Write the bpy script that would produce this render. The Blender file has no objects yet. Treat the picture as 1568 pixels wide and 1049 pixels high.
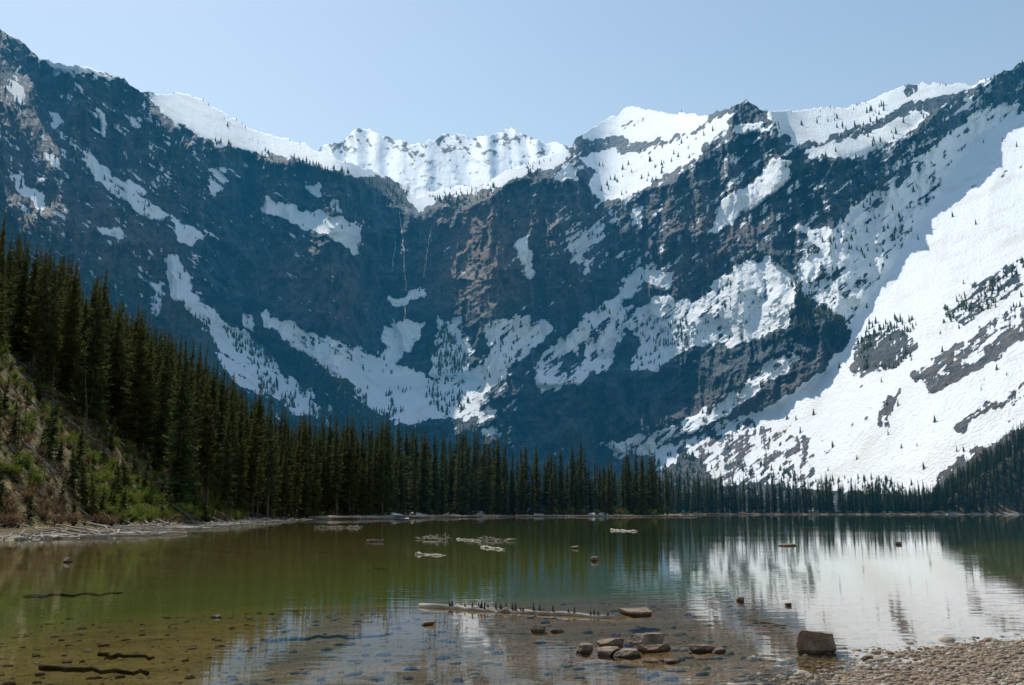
import bpy, math, random
import numpy as np
from mathutils import Vector, noise as mnoise
random.seed(7); rng=np.random.default_rng(7)
scene=bpy.context.scene
F=1524.0; CX=784.0; CY=524.5; CAMH=1.7
PITCH=math.atan((784.0-CY)/F)
cp,sp=math.cos(PITCH),math.sin(PITCH)
# ---------------------------------------------------------------- helpers
def raydir(px,py):
    u=(px-CX)/F; v=(CY-py)/F
    return u, cp-v*sp, sp+v*cp
def on_plane(px,py,z=0.0):
    x,y,zz=raydir(px,py); k=(z-CAMH)/zz
    return Vector((x*k,y*k,z))
def project(x,y,z):
    z=z-CAMH
    d=y*cp+z*sp; v=(-y*sp+z*cp)/d; u=x/d
    return CX+u*F, CY-v*F
def hsh(ix,iy,seed):
    n=(ix.astype(np.int64)*374761393+iy.astype(np.int64)*668265263+seed*982451653)&0xffffffff
    n=((n^(n>>13))*1274126177)&0xffffffff
    n=(n^(n>>16))&0xffffffff
    return n.astype(np.float64)/4294967295.0
def vnoise(x,y,seed=0):
    ix=np.floor(x); iy=np.floor(y); fx=x-ix; fy=y-iy
    fx=fx*fx*fx*(fx*(fx*6-15)+10); fy=fy*fy*fy*(fy*(fy*6-15)+10)
    ix=ix.astype(np.int64); iy=iy.astype(np.int64)
    a=hsh(ix,iy,seed); b=hsh(ix+1,iy,seed); c=hsh(ix,iy+1,seed); d=hsh(ix+1,iy+1,seed)
    return (a*(1-fx)+b*fx)*(1-fy)+(c*(1-fx)+d*fx)*fy
def fbm(x,y,oct=5,seed=0,gain=0.5):
    s=0;a=1;t=0
    for o in range(oct):
        s=s+a*vnoise(x+17.3*o,y-9.1*o,seed+o*13); t+=a; a*=gain; x=x*2.03; y=y*2.03
    return s/t
def ridged(x,y,oct=5,seed=0,gain=0.5):
    s=0;a=1;t=0
    for o in range(oct):
        s=s+a*(1-np.abs(2*vnoise(x+7.3*o,y-3.1*o,seed+o*13)-1)); t+=a; a*=gain; x=x*2.03; y=y*2.03
    return s/t
def std(n): return (n-n.mean())/(n.std()+1e-9)
def sstep(a,b,x):
    t=np.clip((x-a)/(b-a),0,1); return t*t*(3-2*t)
def new_mesh(name,verts,faces,k):
    me=bpy.data.meshes.new(name)
    verts=np.asarray(verts,dtype=np.float32); faces=np.asarray(faces,dtype=np.int32)
    me.vertices.add(len(verts)); me.vertices.foreach_set('co',verts.ravel())
    me.loops.add(faces.size); me.loops.foreach_set('vertex_index',faces.ravel())
    me.polygons.add(len(faces)); me.polygons.foreach_set('loop_start',np.arange(0,faces.size,k,dtype=np.int32))
    me.update(calc_edges=True); me.validate()
    return me
def add_attr(me,name,vals):
    a=me.attributes.new(name,'FLOAT','POINT'); a.data.foreach_set('value',np.asarray(vals,dtype=np.float32).ravel())
def smooth(me,on=True):
    me.polygons.foreach_set('use_smooth',np.full(len(me.polygons),on))
def link(me,name,parent=None,mat=None):
    ob=bpy.data.objects.new(name,me); scene.collection.objects.link(ob)
    if parent: ob.parent=parent
    if mat: me.materials.append(mat)
    return ob
def empty(name):
    e=bpy.data.objects.new(name,None); scene.collection.objects.link(e); return e
def grid_faces(nr,nc):
    i=np.arange(nr-1)[:,None]*nc+np.arange(nc-1)[None,:]
    i=i.ravel()
    return np.stack([i,i+1,i+nc+1,i+nc],1)
# ---------------------------------------------------------------- material helpers
class NT:
    def __init__(s,name):
        s.m=bpy.data.materials.new(name); s.m.use_nodes=True; s.t=s.m.node_tree; s.t.nodes.clear()
        s.out=s.n('ShaderNodeOutputMaterial')
    def n(s,typ,**kw):
        nd=s.t.nodes.new(typ)
        for k,v in kw.items(): setattr(nd,k,v)
        return nd
    def l(s,a,b): s.t.links.new(a,b)
    def val(s,inp,v):
        if isinstance(v,bpy.types.NodeSocket): s.l(v,inp)
        else: inp.default_value=v
    def math(s,op,a,b=0.0,c=0.0,clamp=False):
        nd=s.n('ShaderNodeMath'); nd.operation=op; nd.use_clamp=clamp
        for i,v in enumerate((a,b,c)): s.val(nd.inputs[i],v)
        return nd.outputs[0]
    def mix(s,f,a,b,blend='MIX'):
        nd=s.n('ShaderNodeMix'); nd.data_type='RGBA'; nd.blend_type=blend
        s.val(nd.inputs[0],f)
        for i,v in ((6,a),(7,b)):
            if isinstance(v,tuple): v=(v[0],v[1],v[2],1)
            s.val(nd.inputs[i],v)
        return nd.outputs[2]
    def ramp(s,f,a,b,o0=0.0,o1=1.0):
        nd=s.n('ShaderNodeMapRange'); nd.interpolation_type='SMOOTHSTEP'
        s.val(nd.inputs[0],f); nd.inputs[1].default_value=a; nd.inputs[2].default_value=b
        nd.inputs[3].default_value=o0; nd.inputs[4].default_value=o1
        return nd.outputs[0]
    def noise(s,vec,scale,detail=4,rough=0.55,dist=0.0):
        nd=s.n('ShaderNodeTexNoise'); s.l(vec,nd.inputs['Vector']); nd.inputs['Scale'].default_value=scale
        nd.inputs['Detail'].default_value=detail; nd.inputs['Roughness'].default_value=rough; nd.inputs['Distortion'].default_value=dist
        return nd.outputs['Fac']
    def mapping(s,vec,scale,rot=(0,0,0)):
        nd=s.n('ShaderNodeMapping'); s.l(vec,nd.inputs[0]); nd.inputs['Scale'].default_value=scale; nd.inputs['Rotation'].default_value=rot
        return nd.outputs[0]
    def pos(s): return s.n('ShaderNodeNewGeometry').outputs['Position']
    def obj(s): return s.n('ShaderNodeTexCoord').outputs['Object']
    def attr(s,name): return s.n('ShaderNodeAttribute',attribute_name=name).outputs['Fac']
    def bump(s,h,dist,strength=1.0):
        nd=s.n('ShaderNodeBump'); s.l(h,nd.inputs['Height']); nd.inputs['Distance'].default_value=dist; nd.inputs['Strength'].default_value=strength
        return nd.outputs[0]
    def principled(s,col,rough=0.8,normal=None,spec=0.2,emis=None,estr=0.0):
        nd=s.n('ShaderNodeBsdfPrincipled')
        if isinstance(col,tuple): col=(col[0],col[1],col[2],1)
        s.val(nd.inputs['Base Color'],col); s.val(nd.inputs['Roughness'],rough)
        nd.inputs['Specular IOR Level'].default_value=spec
        if normal: s.l(normal,nd.inputs['Normal'])
        if emis is not None:
            nd.inputs['Emission Color'].default_value=(emis[0],emis[1],emis[2],1); s.val(nd.inputs['Emission Strength'],estr)
        s.l(nd.outputs[0],s.out.inputs[0]); return nd
HAZE_GLOW=(0.012,0.100,0.195)  # blue emission tint standing in for distance haze
def haze_glow(t):   # haze painted into the materials as emission, growing with world distance
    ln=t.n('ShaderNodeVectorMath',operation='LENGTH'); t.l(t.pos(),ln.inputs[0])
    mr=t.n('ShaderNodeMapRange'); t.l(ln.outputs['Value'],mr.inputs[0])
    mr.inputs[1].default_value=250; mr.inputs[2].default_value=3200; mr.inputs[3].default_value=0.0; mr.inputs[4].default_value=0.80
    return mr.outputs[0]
def mat_mountain():
    t=NT('mountain_rock_snow'); P=t.pos()
    sn=t.attr('snow'); br=t.attr('brown'); vg=t.attr('veg')
    n1=t.noise(P,0.07,5,0.66); n2=t.noise(P,0.3,3,0.6)
    e=t.math('ADD',sn,t.math('MULTIPLY',t.math('SUBTRACT',n1,0.5),0.75))
    e=t.math('ADD',e,t.math('MULTIPLY',t.math('SUBTRACT',n2,0.5),0.4))
    fac=t.ramp(e,0.46,0.55)
    Ps=t.mapping(P,(0.010,0.010,0.045)); st=t.noise(Ps,1.0,5,0.7,0.6)
    Pv=t.mapping(P,(0.045,0.045,0.007)); sv=t.noise(Pv,1.0,5,0.65)
    rock=t.mix(t.ramp(st,0.35,0.65),(0.020,0.046,0.066),(0.080,0.110,0.130))
    rock=t.mix(t.math('MULTIPLY',t.ramp(sv,0.50,0.60),0.75),rock,(0.010,0.026,0.038))
    rock=t.mix(t.math('MULTIPLY',t.ramp(sv,0.46,0.38),0.55),rock,(0.14,0.145,0.145))  # dark and pale vertical streaks painted in for weak gully light and shade
    rock=t.mix(t.math('MULTIPLY',br,t.ramp(n1,0.30,0.65)),rock,(0.26,0.155,0.10))
    rock=t.mix(t.math('MULTIPLY',vg,t.ramp(n2,0.35,0.6)),rock,(0.012,0.028,0.022))
    dirt=t.ramp(t.noise(P,0.015,4,0.6),0.48,0.72)
    snow=t.mix(t.math('MULTIPLY',dirt,0.4),(0.80,0.83,0.86),(0.58,0.52,0.45))
    col=t.mix(fac,rock,snow)
    h=t.math('ADD',t.math('MULTIPLY',n1,t.math('SUBTRACT',1.25,fac)),t.math('MULTIPLY',n2,0.3))
    t.principled(col,0.75,t.bump(h,8.0,1.0),0.1,HAZE_GLOW,haze_glow(t))
    return t.m
def mat_foliage(name,a,b,trans=0.25):
    t=NT(name); o=t.n('ShaderNodeObjectInfo').outputs['Random']; P=t.pos()
    n=t.noise(P,0.9,2,0.6)
    col=t.mix(t.ramp(n,0.35,0.68),a,b)
    col=t.mix(t.math('MULTIPLY',o,0.55),col,(b[0]*1.25,b[1]*0.85,b[2]*0.7))
    d=t.n('ShaderNodeBsdfDiffuse'); tr=t.n('ShaderNodeBsdfTranslucent'); t.l(col,d.inputs[0]); t.l(col,tr.inputs[0])
    m=t.n('ShaderNodeMixShader'); m.inputs[0].default_value=trans; t.l(d.outputs[0],m.inputs[1]); t.l(tr.outputs[0],m.inputs[2])
    em=t.n('ShaderNodeEmission'); em.inputs[0].default_value=(*HAZE_GLOW,1); t.l(haze_glow(t),em.inputs[1])
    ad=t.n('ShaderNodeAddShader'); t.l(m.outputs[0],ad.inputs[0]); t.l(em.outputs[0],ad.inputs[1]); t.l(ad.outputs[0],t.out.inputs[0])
    return t.m
def mat_wood(name,a,b):
    t=NT(name); P=t.obj(); n=t.noise(P,3.0,4,0.65); n2=t.noise(t.pos(),0.8,2,0.5)
    col=t.mix(t.ramp(n,0.3,0.7),a,b); col=t.mix(t.math('MULTIPLY',n2,0.5),col,(a[0]*.6,a[1]*.6,a[2]*.6))
    t.principled(col,0.85,t.bump(n,0.02,0.6),0.15); return t.m
def mat_rock(name,a,b,c):
    t=NT(name); P=t.pos(); n=t.noise(P,5.0,6,0.65); n2=t.noise(P,28.0,4,0.6); n3=t.noise(P,1.3,2,0.5)
    col=t.mix(t.ramp(n,0.35,0.65),a,b); col=t.mix(t.math('MULTIPLY',t.ramp(n3,0.4,0.65),0.7),col,c)
    col=t.mix(t.math('MULTIPLY',t.ramp(n2,0.52,0.7),0.45),col,(a[0]*.4,a[1]*.4,a[2]*.4))
    sep=t.n('ShaderNodeSeparateXYZ'); t.l(P,sep.inputs[0])
    wetc=t.mix(1.0,col,(0.38,0.36,0.34),'MULTIPLY')
    col=t.mix(t.ramp(sep.outputs[2],0.015,0.05,1.0,0.0),col,wetc)
    hh=t.math('ADD',n,t.math('MULTIPLY',n2,0.3))
    t.principled(col,0.8,t.bump(hh,0.05,1.0),0.25); return t.m
def mat_pebble():
    t=NT('gravel_stones'); P=t.pos(); c=t.attr('tone'); n=t.noise(P,40,3,0.6)
    cr=t.n('ShaderNodeValToRGB'); t.l(c,cr.inputs[0]); e=cr.color_ramp.elements
    e[0].color=(0.12,0.085,0.06,1); e[1].color=(0.46,0.42,0.34,1)
    for p_,cc in ((0.3,(0.24,0.18,0.12,1)),(0.55,(0.31,0.27,0.20,1)),(0.75,(0.25,0.175,0.125,1))):
        x=e.new(p_); x.color=cc
    col=t.mix(t.math('MULTIPLY',n,0.4),cr.outputs[0],(0.10,0.08,0.06))
    t.principled(col,0.8,None,0.2); return t.m
def mat_ground():
    t=NT('ground_soil'); P=t.pos(); sd=t.attr('shore'); hl=t.attr('hill')
    sep=t.n('ShaderNodeSeparateXYZ'); t.l(P,sep.inputs[0]); z=sep.outputs[2]
    vo=t.n('ShaderNodeTexVoronoi'); t.l(P,vo.inputs['Vector']); vo.inputs['Scale'].default_value=22
    sc=t.n('ShaderNodeSeparateColor'); t.l(vo.outputs['Color'],sc.inputs[0])
    g=t.mix(sc.outputs[0],(0.17,0.12,0.08),(0.42,0.36,0.28))
    g=t.mix(t.ramp(vo.outputs['Distance'],0.45,0.75),g,(0.09,0.065,0.045))
    g=t.mix(t.math('MULTIPLY',t.ramp(t.noise(P,0.6,4,0.6),0.4,0.65),0.5),g,(0.18,0.105,0.07))
    bed=t.mix(t.ramp(t.noise(t.mapping(P,(0.25,0.7,1)),1.0,5,0.65),0.35,0.7),(0.30,0.215,0.10),(0.50,0.34,0.235))
    bed=t.mix(t.ramp(t.noise(P,3.0,5,0.7),0.5,0.7),bed,(0.16,0.11,0.07))
    bed=t.mix(t.ramp(sep.outputs[0],0,-6.0),bed,t.mix(1.0,bed,(0.85,1.0,0.55),'MULTIPLY'))
    bed=t.mix(0.3,bed,g)
    dep=t.math('MULTIPLY',z,-1.0)
    bed=t.mix(t.ramp(dep,0.5,1.9),bed,(0.185,0.235,0.055))
    bed=t.mix(t.ramp(dep,1.8,5.8),bed,(0.060,0.115,0.045))
    s1=t.noise(P,0.35,6,0.65); s2=t.noise(P,1.6,5,0.7)
    soil=t.mix(t.ramp(s1,0.35,0.65),(0.11,0.075,0.04),(0.28,0.20,0.09))
    soil=t.mix(t.ramp(s2,0.47,0.57),soil,(0.055,0.07,0.02))
    soil=t.mix(t.ramp(t.noise(P,5.0,4,0.7),0.52,0.64),soil,(0.04,0.03,0.02))
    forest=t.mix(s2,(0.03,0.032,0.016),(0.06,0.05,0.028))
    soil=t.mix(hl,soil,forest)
    beach=t.mix(s2,(0.24,0.20,0.155),(0.36,0.32,0.26))
    near=t.ramp(sep.outputs[1],30,60)
    land=t.mix(t.ramp(t.math('ADD',sd,t.math('MULTIPLY',t.math('SUBTRACT',s1,0.5),5.0)),1.0,3.5,1.0,0.0),soil,beach)
    land=t.mix(near,g,land)
    wet=t.ramp(z,-0.03,0.02)
    col=t.mix(wet,bed,land)
    h=t.math('ADD',s2,t.math('MULTIPLY',vo.outputs['Distance'],-0.15))
    t.principled(col,0.9,t.bump(h,0.35,0.9),0.1,HAZE_GLOW,haze_glow(t)); return t.m
def mat_water():
    t=NT('lake_water'); P=t.pos()
    a=t.noise(t.mapping(P,(0.9,2.6,1),(0,0,0.12)),1.0,3,0.5,0.3)
    b=t.noise(t.mapping(P,(0.10,0.45,1),(0,0,-0.05)),1.0,3,0.55)
    c=t.noise(t.mapping(P,(0.02,0.07,1)),1.0,2,0.5)
    amp=t.math('ADD',t.math('MULTIPLY',t.ramp(c,0.38,0.62),0.8),0.35)
    h=t.math('ADD',t.math('MULTIPLY',t.math('MULTIPLY',a,amp),0.0034),t.math('MULTIPLY',b,0.004))
    bm=t.bump(h,1.0,1.0)
    fr=t.n('ShaderNodeFresnel'); fr.inputs['IOR'].default_value=1.50; t.l(bm,fr.inputs['Normal'])
    gl=t.n('ShaderNodeBsdfGlossy'); gl.inputs['Roughness'].default_value=0.010; gl.inputs['Color'].default_value=(0.99,0.98,0.96,1); t.l(bm,gl.inputs['Normal'])
    tr=t.n('ShaderNodeBsdfTransparent'); tr.inputs[0].default_value=(0.93,0.93,0.82,1)
    m=t.n('ShaderNodeMixShader'); t.l(fr.outputs[0],m.inputs[0]); t.l(tr.outputs[0],m.inputs[1]); t.l(gl.outputs[0],m.inputs[2])
    t.l(m.outputs[0],t.out.inputs[0]); return t.m
def mat_snow():
    t=NT('snow_patch'); P=t.pos(); n=t.noise(P,1.2,5,0.6)
    t.principled(t.mix(t.ramp(n,0.45,0.7),(0.85,0.86,0.88),(0.6,0.55,0.48)),0.6,t.bump(n,0.1,0.5),0.1); return t.m
M_mtn=mat_mountain(); M_ground=mat_ground(); M_water=mat_water(); M_snow=mat_snow()
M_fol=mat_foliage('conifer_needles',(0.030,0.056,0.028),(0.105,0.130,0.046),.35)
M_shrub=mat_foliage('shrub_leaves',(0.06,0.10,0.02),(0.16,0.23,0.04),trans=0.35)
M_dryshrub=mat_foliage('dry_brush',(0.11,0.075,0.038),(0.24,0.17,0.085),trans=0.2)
M_bark=mat_wood('bark',(0.07,0.055,0.04),(0.14,0.11,0.085))
M_drift=mat_wood('driftwood',(0.26,0.22,0.18),(0.46,0.41,0.35))
M_darkwood=mat_wood('wet_wood',(0.05,0.04,0.025),(0.12,0.09,0.06))
M_rock=mat_rock('shore_rock',(0.11,0.075,0.052),(0.26,0.20,0.15),(0.18,0.10,0.072))
M_pebble=mat_pebble()
# ---------------------------------------------------------------- mountain masks
X0,X1,Y0,Y1=-260,1840,-90,810
WW,HH=X1-X0,Y1-Y0
def raster(polys,base=0.0,mode='max'):
    R=np.full((HH,WW),base,dtype=np.float32)
    for pts,w in polys:
        p=np.array(pts,dtype=float); x0=int(max(p[:,0].min(),X0)); x1=int(min(p[:,0].max()+1,X1)); y0=int(max(p[:,1].min(),Y0)); y1=int(min(p[:,1].max()+1,Y1))
        if x1<=x0 or y1<=y0: continue
        gx,gy=np.meshgrid(np.arange(x0,x1)+.5,np.arange(y0,y1)+.5); ins=np.zeros(gx.shape,bool)
        for i in range(len(p)):
            ax,ay=p[i]; bx,by=p[(i+1)%len(p)]
            if ay==by: continue
            c=((ay>gy)!=(by>gy))&(gx<(bx-ax)*(gy-ay)/(by-ay)+ax); ins^=c
        sub=R[y0-Y0:y1-Y0,x0-X0:x1-X0]
        if mode=='max': sub[ins]=np.maximum(sub[ins],w)
        else: sub[ins]=w
    return R
def blur(R,rad,it=2):
    for _ in range(it):
        for ax in (0,1):
            pad=[(0,0),(0,0)]; pad[ax]=(rad+1,rad)
            c=np.cumsum(np.pad(R,pad,mode='edge'),axis=ax,dtype=np.float64)
            n=R.shape[ax]
            if ax==0: R=(c[2*rad+1:2*rad+1+n]-c[:n])/(2*rad+1)
            else: R=(c[:,2*rad+1:2*rad+1+n]-c[:,:n])/(2*rad+1)
    return R
def samp(R,px,py):
    x=np.clip(px-X0-.5,0,WW-1.01); y=np.clip(py-Y0-.5,0,HH-1.01); ix=x.astype(int); iy=y.astype(int); fx=x-ix; fy=y-iy
    return (R[iy,ix]*(1-fx)+R[iy,ix+1]*fx)*(1-fy)+(R[iy+1,ix]*(1-fx)+R[iy+1,ix+1]*fx)*fy
SN=[
([(8,116),(22,120),(38,138),(44,162),(30,157),(12,138)],1),([(76,170),(92,172),(94,192),(82,188)],1),([(66,233),(88,238),(98,262),(82,260)],1),
([(18,262),(40,278),(70,303),(68,324),(45,302),(22,286)],1),
([(128,236),(150,250),(178,270),(205,287),(228,290),(224,298),(202,300),(245,318),(264,332),(245,338),(215,324),(188,310),(162,286),(138,264)],.9),
([(266,340),(305,350),(314,362),(290,374),(272,366)],1),
([(250,393),(274,393),(286,420),(300,450),(330,480),(356,500),(390,515),(412,540),(432,568),(472,598),(492,622),(490,642),(450,630),(425,612),(395,604),(362,590),(335,552),(320,505),(294,480),(268,450),(258,420)],.88),
([(236,433),(246,430),(252,465),(240,487),(230,472)],.9),([(150,343),(175,348),(200,358),(190,364),(160,357)],.7),
([(225,140),(300,142),(345,168),(375,184),(430,202),(475,214),(505,230),(548,248),(602,268),(560,272),(520,264),(480,254),(430,241),(380,233),(335,223),(300,202),(265,184),(240,166)],1),
([(60,80),(120,94),(190,116),(165,124),(112,114),(78,104)],.8),
([(405,300),(440,316),(480,322),(520,333),(554,344),(550,365),(548,390),(530,377),(505,362),(480,352),(450,344),(420,332),(401,318)],1),
([(468,281),(490,283),(494,302),(476,298)],1),([(505,302),(520,305),(522,325),(510,322)],.8),([(150,160),(158,165),(161,208),(152,204)],.8),
([(318,262),(345,250),(352,262),(342,292),(324,302)],.55),([(195,180),(212,178),(215,192),(200,194)],.8),
([(598,264),(625,276),(650,284),(700,280),(740,276),(775,254),(800,248),(830,232),(880,222),(862,246),(820,264),(790,272),(760,288),(700,302),(668,304),(652,320),(640,326),(626,304)],1),
([(396,476),(440,490),(480,510),(520,526),(562,538),(600,556),(640,568),(668,588),(705,608),(690,638),(650,642),(610,642),(575,632),(548,598),(516,578),(476,552),(436,517),(408,502)],.82),
([(365,480),(385,485),(395,510),(378,505)],.8),
([(588,498),(652,490),(642,515),(622,540),(602,560),(568,562),(588,530)],.92),
([(668,486),(706,485),(709,510),(724,540),(712,582),(680,588),(658,572),(667,540)],.9),
([(743,498),(800,485),(852,500),(836,522),(802,546),(772,576),(745,602),(712,608),(718,570),(753,545),(743,520)],.86),
([(826,547),(878,500),(930,472),(978,468),(962,500),(942,530),(938,562),(880,592),(830,602),(816,577)],.78),
([(958,500),(1000,450),(1060,462),(1090,440),(1130,403),(1178,397),(1217,424),(1217,466),(1202,502),(1150,522),(1100,532),(1050,537),(1000,568),(958,562),(983,525)],.87),
([(878,500),(938,455),(973,410),(1032,418),(1027,442),(987,436),(950,467)],.9),
([(588,450),(612,458),(647,433),(653,447),(622,470),(592,464)],1),([(788,363),(806,360),(817,413),(808,430),(797,402)],1),
([(870,372),(922,338),(928,358),(897,395),(902,432),(884,406)],.55),
([(1086,345),(1118,300),(1153,284),(1188,238),(1212,243),(1208,270),(1177,302),(1142,322),(1102,362),(1086,358)],1),
([(884,200),(925,174),(968,150),(1010,160),(1090,170),(1062,197),(1022,212),(985,217),(930,207),(900,210)],1),
([(888,240),(930,231),(980,234),(1040,218),(1080,194),(1128,166),(1102,202),(1072,232),(1032,264),(987,282),(952,302),(918,307),(903,282),(923,264),(898,256)],.95),
([(1168,164),(1230,160),(1300,152),(1335,144),(1390,120),(1480,116),(1545,100),(1502,132),(1440,147),(1380,157),(1350,182),(1290,197),(1262,217),(1208,220),(1193,202)],.95),
([(1308,214),(1350,199),(1390,174),(1432,168),(1402,192),(1350,227),(1310,237),(1240,242),(1228,230)],.95),
([(1113,190),(1160,188),(1192,195),(1182,202),(1130,207)],.8),([(840,262),(880,258),(885,275),(850,275)],.7),([(965,315),(985,318),(975,350),(966,350)],.8),
([(1840,60),(1568,158),(1512,163),(1450,213),(1400,250),(1370,288),(1330,298),(1290,343),(1260,350),(1213,348),(1262,380),(1223,400),(1228,450),(1270,470),(1302,505),(1345,500),(1400,400),(1500,215),(1570,180),(1840,80)],.52),
([(1840,40),(1568,172),(1512,202),(1440,288),(1370,398),(1308,490),(1298,532),(1240,585),(1180,625),(1120,640),(1058,668),(1000,695),(1000,722),(1060,702),(1100,742),(1160,742),(1380,760),(1425,760),(1440,720),(1500,685),(1568,655),(1840,600)],1.15),
([(928,680),(990,665),(1060,637),(1130,590),(1208,530),(1232,546),(1155,602),(1110,640),(1050,672),(1000,700),(940,702)],.72),
([(735,655),(765,655),(770,668),(745,668)],.8),([(600,590),(740,590),(760,640),(600,650)],.6),
]
NS=[ # rock showing inside snow
([(1296,562),(1318,512),(1382,503),(1408,532),(1362,566),(1308,582)],.9),([(1393,572),(1440,543),(1500,500),(1568,468),(1840,380),(1840,440),(1568,522),(1500,567),(1440,602),(1400,587)],.85),
([(1338,652),(1348,618),(1384,588),(1378,612),(1360,652)],.8),([(1438,472),(1568,385),(1840,290),(1840,350),(1568,438),(1478,502)],.65),
([(1030,672),(1120,635),(1240,670),(1250,745),(1050,745)],.62),([(1450,300),(1530,265),(1568,250),(1568,262),(1520,285)],.4),
([(1455,400),(1500,360),(1512,372),(1470,420)],.35),([(1450,655),(1568,585),(1840,470),(1840,510),(1568,610),(1470,665)],.7),
([(1385,128),(1405,126),(1412,150),(1380,160)],.6),([(935,196),(975,180),(1000,190),(950,204)],.5),([(1250,640),(1330,600),(1340,640),(1260,700)],.25),
([(640,500),(660,500),(655,545),(640,560)],.5),([(860,560),(930,485),(940,490),(875,575)],.45),([(900,590),(960,510),(968,515),(915,595)],.45),([(1020,470),(1060,470),(1050,500),(1010,495)],.25)]
LIT=[ # slope angle (degrees)
([(-260,-90),(300,-90),(330,600),(-260,810)],52),
([(360,470),(1240,380),(1310,490),(1200,520),(930,570),(720,590),(420,520)],56),
([(1840,-60),(1568,130),(1450,190),(1320,290),(1220,350),(1220,480),(1310,520),(1400,420),(1520,220),(1840,60)],51),
([(225,100),(345,110),(505,190),(640,235),(640,330),(520,270),(330,225),(240,170)],33),
([(560,220),(640,240),(780,220),(900,180),(870,262),(700,310),(640,330)],33),
([(880,160),(968,110),(1090,125),(1140,110),(1100,205),(1030,270),(920,312),(885,255)],33),
([(1165,120),(1300,110),(1400,70),(1568,50),(1480,150),(1350,190),(1260,225),(1200,225)],33),
([(1225,235),(1350,195),(1435,165),(1400,200),(1310,242)],35),
([(540,570),(740,580),(760,650),(560,660)],27),([(815,565),(940,545),(1010,560),(1000,580),(830,610)],29),
([(310,490),(400,520),(500,620),(500,660),(420,640),(330,560)],29),
([(0,100),(50,120),(50,170),(0,150)],36),([(10,255),(80,300),(80,330),(10,290)],36),([(60,165),(100,170),(100,265),(60,240)],38),
([(1840,-20),(1568,172),(1512,202),(1440,288),(1370,398),(1308,490),(1298,532),(1240,585),(1180,625),(1120,640),(1000,690),(900,720),(900,810),(1840,810)],33),
([(730,600),(1000,580),(1200,520),(1230,545),(1060,640),(930,680),(760,700)],62)]
TR=[([(330,470),(400,500),(470,545),(540,590),(600,640),(600,690),(480,690),(400,600),(350,520)],.9),
([(310,212),(380,226),(440,238),(520,260),(600,272),(640,305),(635,325),(590,298),(520,284),(440,264),(380,247),(320,236)],.55),
([(655,520),(690,495),(720,560),(690,590),(655,570)],.8),([(940,470),(1050,480),(1060,540),(960,560)],.3),([(1195,440),(1250,430),(1300,500),(1220,520)],.8),
([(1310,500),(1400,480),(1405,560),(1320,570)],.5),([(650,300),(760,282),(830,244),(880,246),(780,292),(700,318)],.6),([(590,600),(740,600),(760,660),(600,660)],.6),
([(1420,480),(1568,400),(1568,470),(1440,525)],.5),([(-200,330),(0,330),(200,420),(330,500),(340,560),(0,520),(-200,500)],.5),([(1000,690),(1240,722),(1400,742),(1400,765),(990,750)],.5),
([(1170,180),(1400,155),(1480,200),(1300,235),(1180,230)],.12),([(890,245),(1100,195),(1000,300),(900,300)],.12),([(-200,60),(200,140),(340,300),(330,450),(-200,330)],.10),([(640,430),(800,430),(800,600),(560,600)],.10),
([(1200,240),(1450,200),(1350,420),(1200,430)],.12),([(880,440),(1200,380),(1200,540),(880,590)],.06),([(390,290),(560,300),(560,400),(400,340)],.18),([(820,610),(1200,560),(1000,700),(800,700)],.15)]
SNR=blur(raster(SN),2); NSR=blur(raster(NS),2)
SLR=blur(raster(LIT,59.0,'set'),7); TRR=raster(TR)
DEN=blur(raster([([(-260,-90),(1840,-90),(1840,810),(-260,810)],.0),([(-260,60),(330,140),(330,480),(-260,450)],.16),([(850,200),(1568,100),(1568,400),(1250,460),(1000,450),(850,420)],.20),([(1200,200),(1568,130),(1500,220),(1300,500),(1200,450)],.30),
 ([(380,290),(640,290),(640,400),(400,380)],.08),([(500,560),(800,560),(820,640),(500,640)],.25)]),15)
DEN-=blur(raster([([(730,612),(820,605),(930,596),(1000,575),(1120,545),(1195,525),(1205,540),(1130,585),(1060,632),(940,675),(820,680),(745,650)],1)]),3)*.2
BRN=blur(raster([([(680,300),(800,300),(800,470),(650,470)],.85),([(-260,250),(250,330),(330,560),(-260,560)],.65),([(380,380),(560,400),(560,500),(420,470)],.6),([(-260,60),(200,150),(330,330),(-260,300)],.3),([(1000,300),(1200,250),(1150,430),(960,470)],.4),([(800,300),(960,280),(900,460),(800,480)],.35),([(820,640),(1100,640),(1300,700),(900,720)],.25),([(1000,620),(1840,400),(1840,760),(1000,760)],.35)]),25)
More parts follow.
